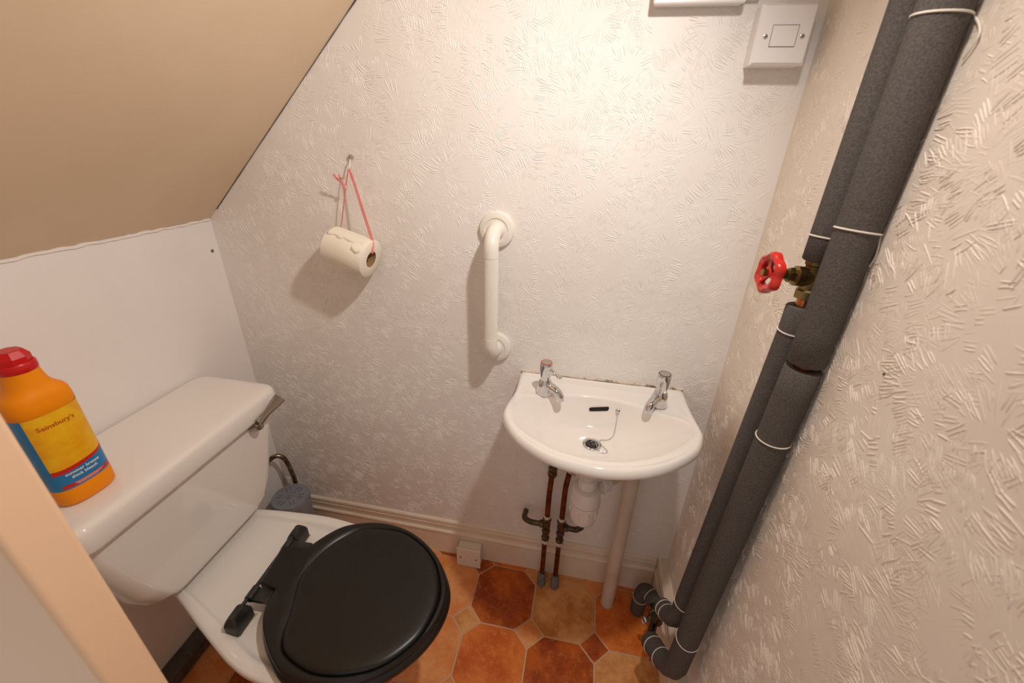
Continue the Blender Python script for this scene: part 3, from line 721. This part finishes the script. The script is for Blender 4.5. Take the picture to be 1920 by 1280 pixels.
fs_ = thing('floor_socket', (0.718,-0.03,0), 'ivory surface socket box on the floor against the skirting', 'socket')
obj('back_box', MB().box((0.678,-0.044,0.0),(0.758,-0.0132,0.084)), 'ivory', fs_, bevel=0.003)
obj('face_plate', MB().box((0.675,-0.052,0.0),(0.761,-0.044,0.0865)), 'ivory', fs_, bevel=0.003, bseg=3)
obj('rocker', MB().box((0.7135,-0.0545,0.031),(0.7225,-0.052,0.055)), 'whiteplastic', fs_, bevel=0.001)
for x in (0.690, 0.746):
    obj('screw', MB().lathe([(0.0028,0.0),(0.0028,0.0008),(0.0015,0.0012)], (x,-0.052,0.043), (0,-1,0), 12), 'plug', fs_)

# ------------------------------------------------------------------ lagged pipes
def ax_a(z):
    t = max(0.0, min(1.0, (z-0.25)/0.85)); return Vector((1.322+0.0255*t, -0.366, z))
def ax_b(z):
    t = max(0.0, min(1.0, (z-0.25)/0.85)); return Vector((1.320+0.029*t, -0.300, z))
def foam_piece(name, path, r, parent, inner=0.012, wob=0.0):
    P = [Vector(p) for p in path]
    mb = MB()
    N = len(P); outer = []; n = 28
    T = [(P[min(i+1,N-1)]-P[max(i-1,0)]).normalized() for i in range(N)]
    h = Vector((0,1,0)) if abs(T[0].y) < 0.8 else Vector((1,0,0)); u = (h-T[0]*h.dot(T[0])).normalized()
    fr = []
    for i in range(N):
        u = (u-T[i]*u.dot(T[i])).normalized(); fr.append((u.copy(), T[i].cross(u)))
    def ring(i, rr, sh=0.0): return [P[i]+T[i]*sh+(fr[i][0]*math.cos(2*math.pi*j/n)+fr[i][1]*math.sin(2*math.pi*j/n))*rr for j in range(n)]
    rings = [ring(0,inner,0.03), ring(0,inner), ring(0,r-0.0015), ring(0,r,0.0015)]+[ring(i,r*(1+wob*math.sin(i*1.7))) for i in range(1,N-1)]+[ring(N-1,r,-0.0015), ring(N-1,r-0.0015), ring(N-1,inner), ring(N-1,inner,-0.03)]
    return obj(name, mb.loft(rings, False, False), 'foam', parent, smooth=60)
def tie(c, ax_, r, parent, tilt=(0,0), name='string_tie'):
    a = (Vector(ax_).normalized()+Vector((tilt[0],tilt[1],0))).normalized()
    h = Vector((0,1,0)) if abs(a.y) < 0.8 else Vector((1,0,0)); u = a.cross(h).normalized(); v = a.cross(u)
    obj(name, MB().tube([Vector(c)+(u*math.cos(t)+v*math.sin(t))*(r+0.0006) for t in [2*math.pi*i/40 for i in range(40)]], 0.0011, 6, True), 'string', parent)
RA, RBF = 0.0247, 0.0222
pa = thing('lagged_pipe', (1.322,-0.366,0.2), 'thicker grey foam lagged pipe running up nearest the camera', 'pipe', 'foam lagged pipes')
zs = [1.075+0.05*i for i in range(26)]
foam_piece('upper_foam', [ax_a(z) for z in zs if z < 2.3]+[ax_a(2.299)], RA, pa, 0.0125)
low = [ax_a(1.066-0.045*i) for i in range(18)]+[ax_a(0.262),Vector((1.319,-0.362,0.240)),Vector((1.312,-0.348,0.219)),Vector((1.303,-0.327,0.204)),Vector((1.293,-0.302,0.192)),Vector((1.283,-0.276,0.180))]
foam_piece('lower_foam', low, RA, pa, 0.0125)
obj('copper_core', MB().tube([ax_a(1.02), ax_a(1.12)], 0.011, 16), 'newcopper', pa)
for z, tl in ((1.489,(0.05,-0.05)),(1.268,(0.10,0.05)),(0.933,(0.0,0.0)),(0.366,(0.0,-0.25))): tie(ax_a(z), (0,0,1), RA, pa, tl)
tie((1.302,-0.325,0.203),(-0.35,0.85,-0.4),RA,pa); tie((1.289,-0.292,0.187),(-0.35,0.9,-0.4),RA,pa)
obj('string_end', MB().tube(catmull([(1.3705,-0.378,1.486),(1.3695,-0.392,1.476),(1.369,-0.399,1.466),(1.369,-0.396,1.456),(1.3695,-0.390,1.447)], 6, closed=False), 0.0011, 6), 'string', pa)
obj('string_end', MB().tube(catmull([(1.3695,-0.376,1.266),(1.3698,-0.381,1.250),(1.370,-0.382,1.238),(1.3695,-0.379,1.226)], 6, closed=False), 0.0011, 6), 'string', pa)
pb = thing('lagged_pipe', (1.320,-0.300,0.3), 'thinner grey foam lagged pipe behind it with the red-wheeled valve', 'pipe', 'foam lagged pipes')
foam_piece('upper_foam', [ax_b(z) for z in [1.212+0.05*i for i in range(22)]]+[ax_b(2.299)], RBF, pb, 0.012)
lowb = [ax_b(1.140-0.045*i) for i in range(18)]+[ax_b(0.345),Vector((1.317,-0.296,0.325)),Vector((1.312,-0.284,0.306)),Vector((1.306,-0.266,0.293)),Vector((1.300,-0.245,0.284))]
foam_piece('lower_foam', lowb, RBF, pb, 0.012)
obj('copper_core', MB().tube([ax_b(1.09), ax_b(1.165)], 0.0108, 16), 'newcopper', pb)
for z, tl in ((1.246,(0.1,0.05)),(1.098,(0.0,-0.05)),(0.392,(0.0,-0.2))): tie(ax_b(z), (0,0,1), RBF, pb, tl)
tie((1.307,-0.268,0.294),(-0.3,0.9,-0.35),RBF,pb); tie((1.303,-0.254,0.288),(-0.3,0.9,-0.35),RBF,pb)
# gate valve on the thin pipe
vv_ = thing('gate_valve', (1.349,-0.300,1.17), 'brass gate valve with red handwheel on the thinner lagged pipe', 'valve')
vc = ax_b(1.186)
obj('valve_body', MB().lathe([(0.012,-0.034),(0.0175,-0.032),(0.0175,-0.020),(0.0145,-0.018),(0.0160,-0.008),(0.0165,0.008),(0.0150,0.018),(0.0175,0.020),(0.0175,0.034),(0.012,0.036)], vc, (0,0,1), 8), 'brass', vv_, smooth=20)
sd_ = Vector((-0.985,-0.10,0.06)).normalized()
obj('bonnet', MB().lathe([(0.0145,0.006),(0.0150,0.020),(0.0150,0.027),(0.0125,0.029),(0.0100,0.030),(0.0100,0.038)], vc, sd_, 28), 'brass', vv_)
obj('gland_nut', MB().lathe([(0.0115,0.0295),(0.0115,0.0365),(0.0070,0.0375),(0.0070,0.042)], vc, sd_, 6), 'brass', vv_, smooth=0)
obj('packing_nut', MB().lathe([(0.0082,0.041),(0.0088,0.0425),(0.0088,0.0545),(0.0080,0.056)], vc, sd_, 6), 'brass', vv_, smooth=0)
obj('stem', MB().lathe([(0.0035,0.05),(0.0035,0.074),(0.0026,0.0755)], vc, sd_, 12), 'brass', vv_)
wc = vc+sd_*0.064
hh_ = Vector((0,0,1)); wu = (hh_-sd_*hh_.dot(sd_)).normalized(); wv = sd_.cross(wu)
nw = 72; rings = []
for i in range(nw):
    a = 2*math.pi*i/nw; R1 = 0.0298+0.0019*math.cos(6*a)
    d = wu*math.cos(a)+wv*math.sin(a)
    rings.append([wc+d*R1-sd_*0.0055, wc+d*(R1+0.0006), wc+d*R1+sd_*0.0055, wc+d*(R1-0.003)+sd_*0.0075, wc+d*0.0195+sd_*0.0050, wc+d*0.0185, wc+d*0.0195-sd_*0.0040])
wheel = obj('handwheel', MB().loft(rings, closed=True), 'redpaint', vv_, smooth=50)
for k in range(3):
    a = math.radians(20+120*k); d = wu*math.cos(a)+wv*math.sin(a); e = wu*-math.sin(a)+wv*math.cos(a)
    q = []
    for rr, hw in ((0.005,0.0042),(0.020,0.0038)):
        q.append([wc+d*rr+e*hw-sd_*0.002, wc+d*rr-e*hw-sd_*0.002, wc+d*rr-e*hw+sd_*0.002, wc+d*rr+e*hw+sd_*0.002])
    obj('spoke', MB().loft(q), 'redpaint', wheel, smooth=0)
obj('wheel_hub', MB().lathe([(0.0035,-0.004),(0.0075,-0.004),(0.0075,0.003),(0.0065,0.004),(0.0035,0.004)], wc, sd_, 20), 'redpaint', wheel)
obj('wheel_nut', MB().lathe([(0.0056,0.0),(0.0056,0.007),(0.0048,0.008)], wc+sd_*0.004, sd_, 6), 'brass', vv_, smooth=0)
# third, short lagged stub turning into the floor by the corner
pc_ = thing('lagged_pipe_stub', (1.285,-0.10,0), 'short bent grey foam lagged stub at the floor by the corner', 'pipe', 'foam lagged pipes')
st_ = catmull([(1.292,-0.088,0.005),(1.291,-0.090,0.06),(1.293,-0.094,0.105),(1.302,-0.104,0.130),(1.315,-0.125,0.132),(1.320,-0.14,0.128)], 4, closed=False)
foam_piece('bent_foam', st_, 0.0215, pc_, 0.011)
tie((1.291,-0.092,0.078),(0,-0.1,1),0.0215,pc_); tie((1.309,-0.115,0.132),(0.6,-0.8,0),0.0215,pc_)
obj('copper_end', MB().tube(catmull([(1.318,-0.135,0.130),(1.318,-0.165,0.132),(1.312,-0.20,0.15),(1.306,-0.235,0.20),(1.301,-0.245,0.28)], 5, closed=False), 0.0095, 14), 'darkbrass', pc_)
obj('tee_fitting', MB().lathe([(0.011,-0.022),(0.0145,-0.021),(0.0145,-0.012),(0.0125,-0.010),(0.0125,0.010),(0.0145,0.012),(0.0145,0.021),(0.011,0.022)], (1.314,-0.19,0.145), (0.1,-0.75,0.5), 10), 'darkbrass', pc_, smooth=20)
obj('drain_cock', MB().lathe([(0.008,0.0),(0.0085,0.012),(0.006,0.014),(0.006,0.022),(0.0095,0.023),(0.0095,0.028)], (1.308,-0.185,0.135), (-0.8,-0.2,-0.5), 10), 'darkbrass', pc_, smooth=20)
obj('white_tag', MB().lathe([(0.0085,0.0),(0.009,0.004),(0.006,0.006)], (1.288,-0.19,0.122), (-0.8,-0.3,0.3), 14), 'whiteplastic', pc_)
obj('copper_end', MB().tube(catmull([(1.284,-0.278,0.181),(1.290,-0.255,0.168),(1.302,-0.222,0.155),(1.312,-0.195,0.147)], 5, closed=False), 0.0105, 14), 'darkbrass', pc_)

# ------------------------------------------------------------------ canister and bent pipe in the corner behind the toilet
cn = thing('brush_canister', (0.118,-0.105,0), 'round blue-grey plastic canister in the corner behind the toilet', 'canister')
CX, CYY, CZ = 0.118,-0.108, 0.262
obj('canister_body', MB().lathe([(0.050,0.0),(0.054,0.004),(0.056,0.10),(0.057,CZ-0.022),(0.0545,CZ-0.02)], (CX,CYY,0), (0,0,1), 40), 'canister', cn)
lidc = obj('canister_lid', MB().lathe([(0.055,CZ-0.022),(0.0590,CZ-0.020),(0.0590,CZ-0.004),(0.057,CZ),(0.018,CZ+0.001),(0.017,CZ-0.001),(0.010,CZ-0.001),(0.009,CZ+0.002)], (CX,CYY,0), (0,0,1), 40), 'canister', cn)
for k in range(6):
    a0_ = math.radians(15+60*k)
    for da in (-0.13, 0.13):
        a = a0_+da
        obj('moulded_line', MB().tube([(CX+r*math.cos(a0_)-math.sin(a0_)*da*0.045, CYY+r*math.sin(a0_)+math.cos(a0_)*da*0.045, CZ+0.0006) for r in (0.026,0.042)], 0.0009, 6), 'darkmark', lidc)
obj('centre_stub', MB().lathe([(0.004,CZ-0.002),(0.0042,CZ+0.003),(0.002,CZ+0.004)], (CX,CYY,0), (0,0,1), 14), 'spot', lidc)
cp = tag(obj('bent_feed_pipe', MB().tube(catmull([(0.020,-0.105,0.30),(0.022,-0.090,0.335),(0.030,-0.070,0.362),(0.048,-0.050,0.372),(0.066,-0.040,0.355),(0.075,-0.036,0.31),(0.080,-0.034,0.24),(0.082,-0.034,0.10),(0.082,-0.034,0.0)], 8, closed=False), 0.0075, 16), 'dull_chrome', origin=(0.082,-0.034,0)), 'tarnished bent metal pipe behind the blue-grey canister', 'pipe')

# ------------------------------------------------------------------ bleach bottle
BZ = 0.7573
bc = Vector((0.150,-0.566,BZ))
bot = thing('bleach_bottle', tuple(bc), 'orange bleach bottle with red cap standing on the cistern', 'bottle')
bn = Vector((0.997,-0.07,0)).normalized(); bu = Vector((-bn.y, bn.x, 0))
PRF = [(0.0,0.036,0.026),(0.002,0.040,0.030),(0.007,0.0425,0.0325),(0.033,0.0430,0.0330),(0.035,0.0422,0.0322),(0.184,0.0422,0.0322),(0.186,0.0430,0.0330),(0.196,0.0430,0.0330),(0.207,0.0418,0.0325),(0.214,0.0392,0.0310),(0.219,0.0345,0.0292),(0.224,0.0295,0.0272),(0.232,0.0262,0.0258),(0.244,0.0240,0.0240),(0.258,0.0224,0.0224)]
def sect(hw, hd, th, off=0.0, mexp=2.7):
    c, s = math.cos(th), math.sin(th)
    n_ = (hd+off)*math.copysign(abs(c)**(2/mexp), c); u_ = (hw+off)*math.copysign(abs(s)**(2/mexp), s)
    return bn*n_+bu*u_
rings = []
for z, hw, hd2 in PRF:
    me_ = 2.7 if z < 0.21 else 2.7-0.7*min(1,(z-0.21)/0.025)
    rings.append([bc+Vector((0,0,z))+sect(hw,hd2,2*math.pi*k/64,0,me_) for k in range(64)])
obj('bottle_body', MB().loft(rings), 'orange', bot, smooth=50)
oc = []
def octr(r, z, tw=0.0): return [bc+Vector((r*math.cos(2*math.pi*k/8+tw), r*math.sin(2*math.pi*k/8+tw), z)) for k in range(8)]
cap = obj('cap', MB().loft([octr(0.0215,0.266,0.3),octr(0.0218,0.278,0.3),octr(0.0150,0.289,0.3)]), 'redcap', bot, smooth=15, bevel=0.001)
obj('cap_skirt', MB().lathe([(0.0230,0.254),(0.0240,0.256),(0.0240,0.266),(0.0222,0.269)], bc, (0,0,1), 32), 'redcap', cap)
# arc-length map of the label surface
HW, HD = 0.0422, 0.0322
tab = []; acc_ = 0.0; prev = None
for i in range(721):
    th = -math.pi+2*math.pi*i/720; p = sect(HW, HD, th)
    if prev is not None: acc_ += (p-prev).length
    prev = p; tab.append((acc_, th))
mid = tab[360][0]
def lab(s, z, off):
    q = s+mid
    q = max(0, min(tab[-1][0], q)); lo, hi = 0, 720
    while hi-lo > 1:
        mm = (lo+hi)//2
        if tab[mm][0] <= q: lo = mm
        else: hi = mm
    t = (q-tab[lo][0])/max(1e-9, tab[hi][0]-tab[lo][0]); th = tab[lo][1]+(tab[hi][1]-tab[lo][1])*t
    return bc+Vector((0,0,z))+sect(HW, HD, th, off)
def patch(s0, s1, zlo, zhi, off, n=40):
    mb = MB(); vs = []
    for i in range(n+1):
        s = s0+(s1-s0)*i/n
        a = zlo(i/n) if callable(zlo) else zlo; b = zhi(i/n) if callable(zhi) else zhi
        vs += [lab(s,a,off), lab(s,b,off)]
    mb.add(vs, [(2*i,2*i+2,2*i+3,2*i+1) for i in range(n)]); return mb
def sw(t): return 0.074+0.016*t*t-0.006*t
lb = obj('label', patch(-0.066,0.056,0.0365,0.1825,0.0003), 'labelblue', bot, smooth=60)
obj('yellow_panel', patch(-0.040,0.056,lambda t: sw(t)+0.004,0.1826,0.0006), 'labelyellow', lb, smooth=60)
obj('red_swoosh', patch(-0.040,0.056,lambda t: sw(t)-0.0045*(1-t),lambda t: sw(t)+0.0045,0.0008), 'labelred', lb, smooth=60)
obj('red_strip', patch(-0.036,0.040,0.0395,0.0465,0.0008), 'labelred', lb, smooth=60)
def letters(txt, size, s, z, m, off=0.0011, bold=0.0):
    cu = bpy.data.curves.new('lettering', 'FONT'); cu.body = txt; cu.size = size; cu.align_x = 'CENTER'; cu.offset = bold; cu.resolution_u = 3
    tmp = bpy.data.objects.new('lettering_source', cu); COL.objects.link(tmp)
    bpy.context.view_layer.update()
    me = bpy.data.meshes.new_from_object(tmp.evaluated_get(bpy.context.evaluated_depsgraph_get()))
    bpy.data.objects.remove(tmp)
    mb = MB(); mb.v = [tuple(lab(s+v.co.x, z+v.co.y, off)) for v in me.vertices]; mb.f = [tuple(p.vertices) for p in me.polygons]
    bpy.data.meshes.remove(me)
    return obj('lettering', mb, m, lb, smooth=0)
letters("Sainsbury's", 0.0112, -0.004, 0.158, 'printorange', bold=0.00015)
letters('summer breeze', 0.0078, -0.001, 0.0635, 'printwhite', bold=0.00018)
letters('thick bleach', 0.0078, -0.001, 0.0550, 'printwhite', bold=0.00018)
for i, (a, b) in enumerate(((-0.020,0.024),(-0.018,0.020),(-0.016,0.014))):
    obj('fine_print', patch(a, b, 0.0446-0.0019*i, 0.0452-0.0019*i, 0.0011), 'printwhite', lb)
# crinkled label edge peeling off the far side
vs = []; nr, nk = 30, 8
for i in range(nr+1):
    for k in range(nk+1):
        t = i/nr; z = 0.040+0.11*t; kk = k/nk
        base = lab(-0.066, z, 0.0005); out = (-bu*0.9-bn*0.45)
        vs.append(base+out*(0.014*kk*(0.6+0.4*math.sin(t*9)))+Vector((0,0,1))*0.0025*math.sin(i*2.1+k)*kk+bn*(0.003*math.sin(i*1.7)*kk))
pl = MB().add(vs, [(i*(nk+1)+k,(i+1)*(nk+1)+k,(i+1)*(nk+1)+k+1,i*(nk+1)+k+1) for i in range(nr) for k in range(nk)])
po_ = obj('peeling_edge', pl, 'peel', lb, smooth=30); md = po_.modifiers.new('thick','SOLIDIFY'); md.thickness = 0.0003

# ------------------------------------------------------------------ small marks on the walls
tag(obj('wall_plug', MB().lathe([(0.0042,0.0),(0.0048,0.0012),(0.0030,0.002),(0.0022,0.0008)], (0.0,-0.022,1.062), (1,0,0), 12), 'spot', origin=(0,-0.022,1.062)), 'small brown wall plug in the smooth left wall', 'wall plug')
tag(obj('nail_head', MB().lathe([(0.0016,0.0),(0.0016,0.0008),(0.0006,0.0014)], (WX,-0.478,1.123), (-1,0,0), 10), 'plug', origin=(WX,-0.478,1.123)), 'tiny dark nail head in the right wall beside the pipes', 'nail')

# ------------------------------------------------------------------ the spotlight that lights the room (on the right wall, just above the frame)
sl_ = thing('wall_spotlight', (WX, LAMP.y, LAMP.z+0.08), 'white wall spotlight with reflector lamp high on the right wall', 'lamp')
back = LAMP - LAMP_DIR*0.012
obj('lamp_face', MB().lathe([(0.001,0.004),(0.012,0.003),(0.024,0.0),(0.024,-0.004)], back, LAMP_DIR, 28), 'bulb', sl_, smooth=60)
obj('lamp_cup', MB().lathe([(0.0265,0.0),(0.028,-0.004),(0.027,-0.03),(0.020,-0.055),(0.012,-0.065)], back, LAMP_DIR, 28), 'whiteplastic', sl_)
pk = back - LAMP_DIR*0.05
obj('arm', MB().tube(catmull([pk, pk+Vector((0.04,0.0,0.03)), Vector((WX-0.05,LAMP.y,LAMP.z+0.09)), Vector((WX-0.005,LAMP.y,LAMP.z+0.09))], 6, closed=False), 0.006, 12), 'whiteplastic', sl_)
obj('backplate', MB().lathe([(0.045,0.0),(0.045,0.008),(0.038,0.014),(0.012,0.016)], (WX,LAMP.y,LAMP.z+0.09), (-1,0,0), 32), 'whiteplastic', sl_)
lo = bpy.data.objects.new('reflector_lamp', lamp_d)
COL.objects.link(lo); lo.parent = sl_
lo.location = LAMP + LAMP_DIR*0.016 - Vector(sl_.location)
lo.rotation_euler = LAMP_DIR.to_track_quat('-Z', 'Y').to_euler()
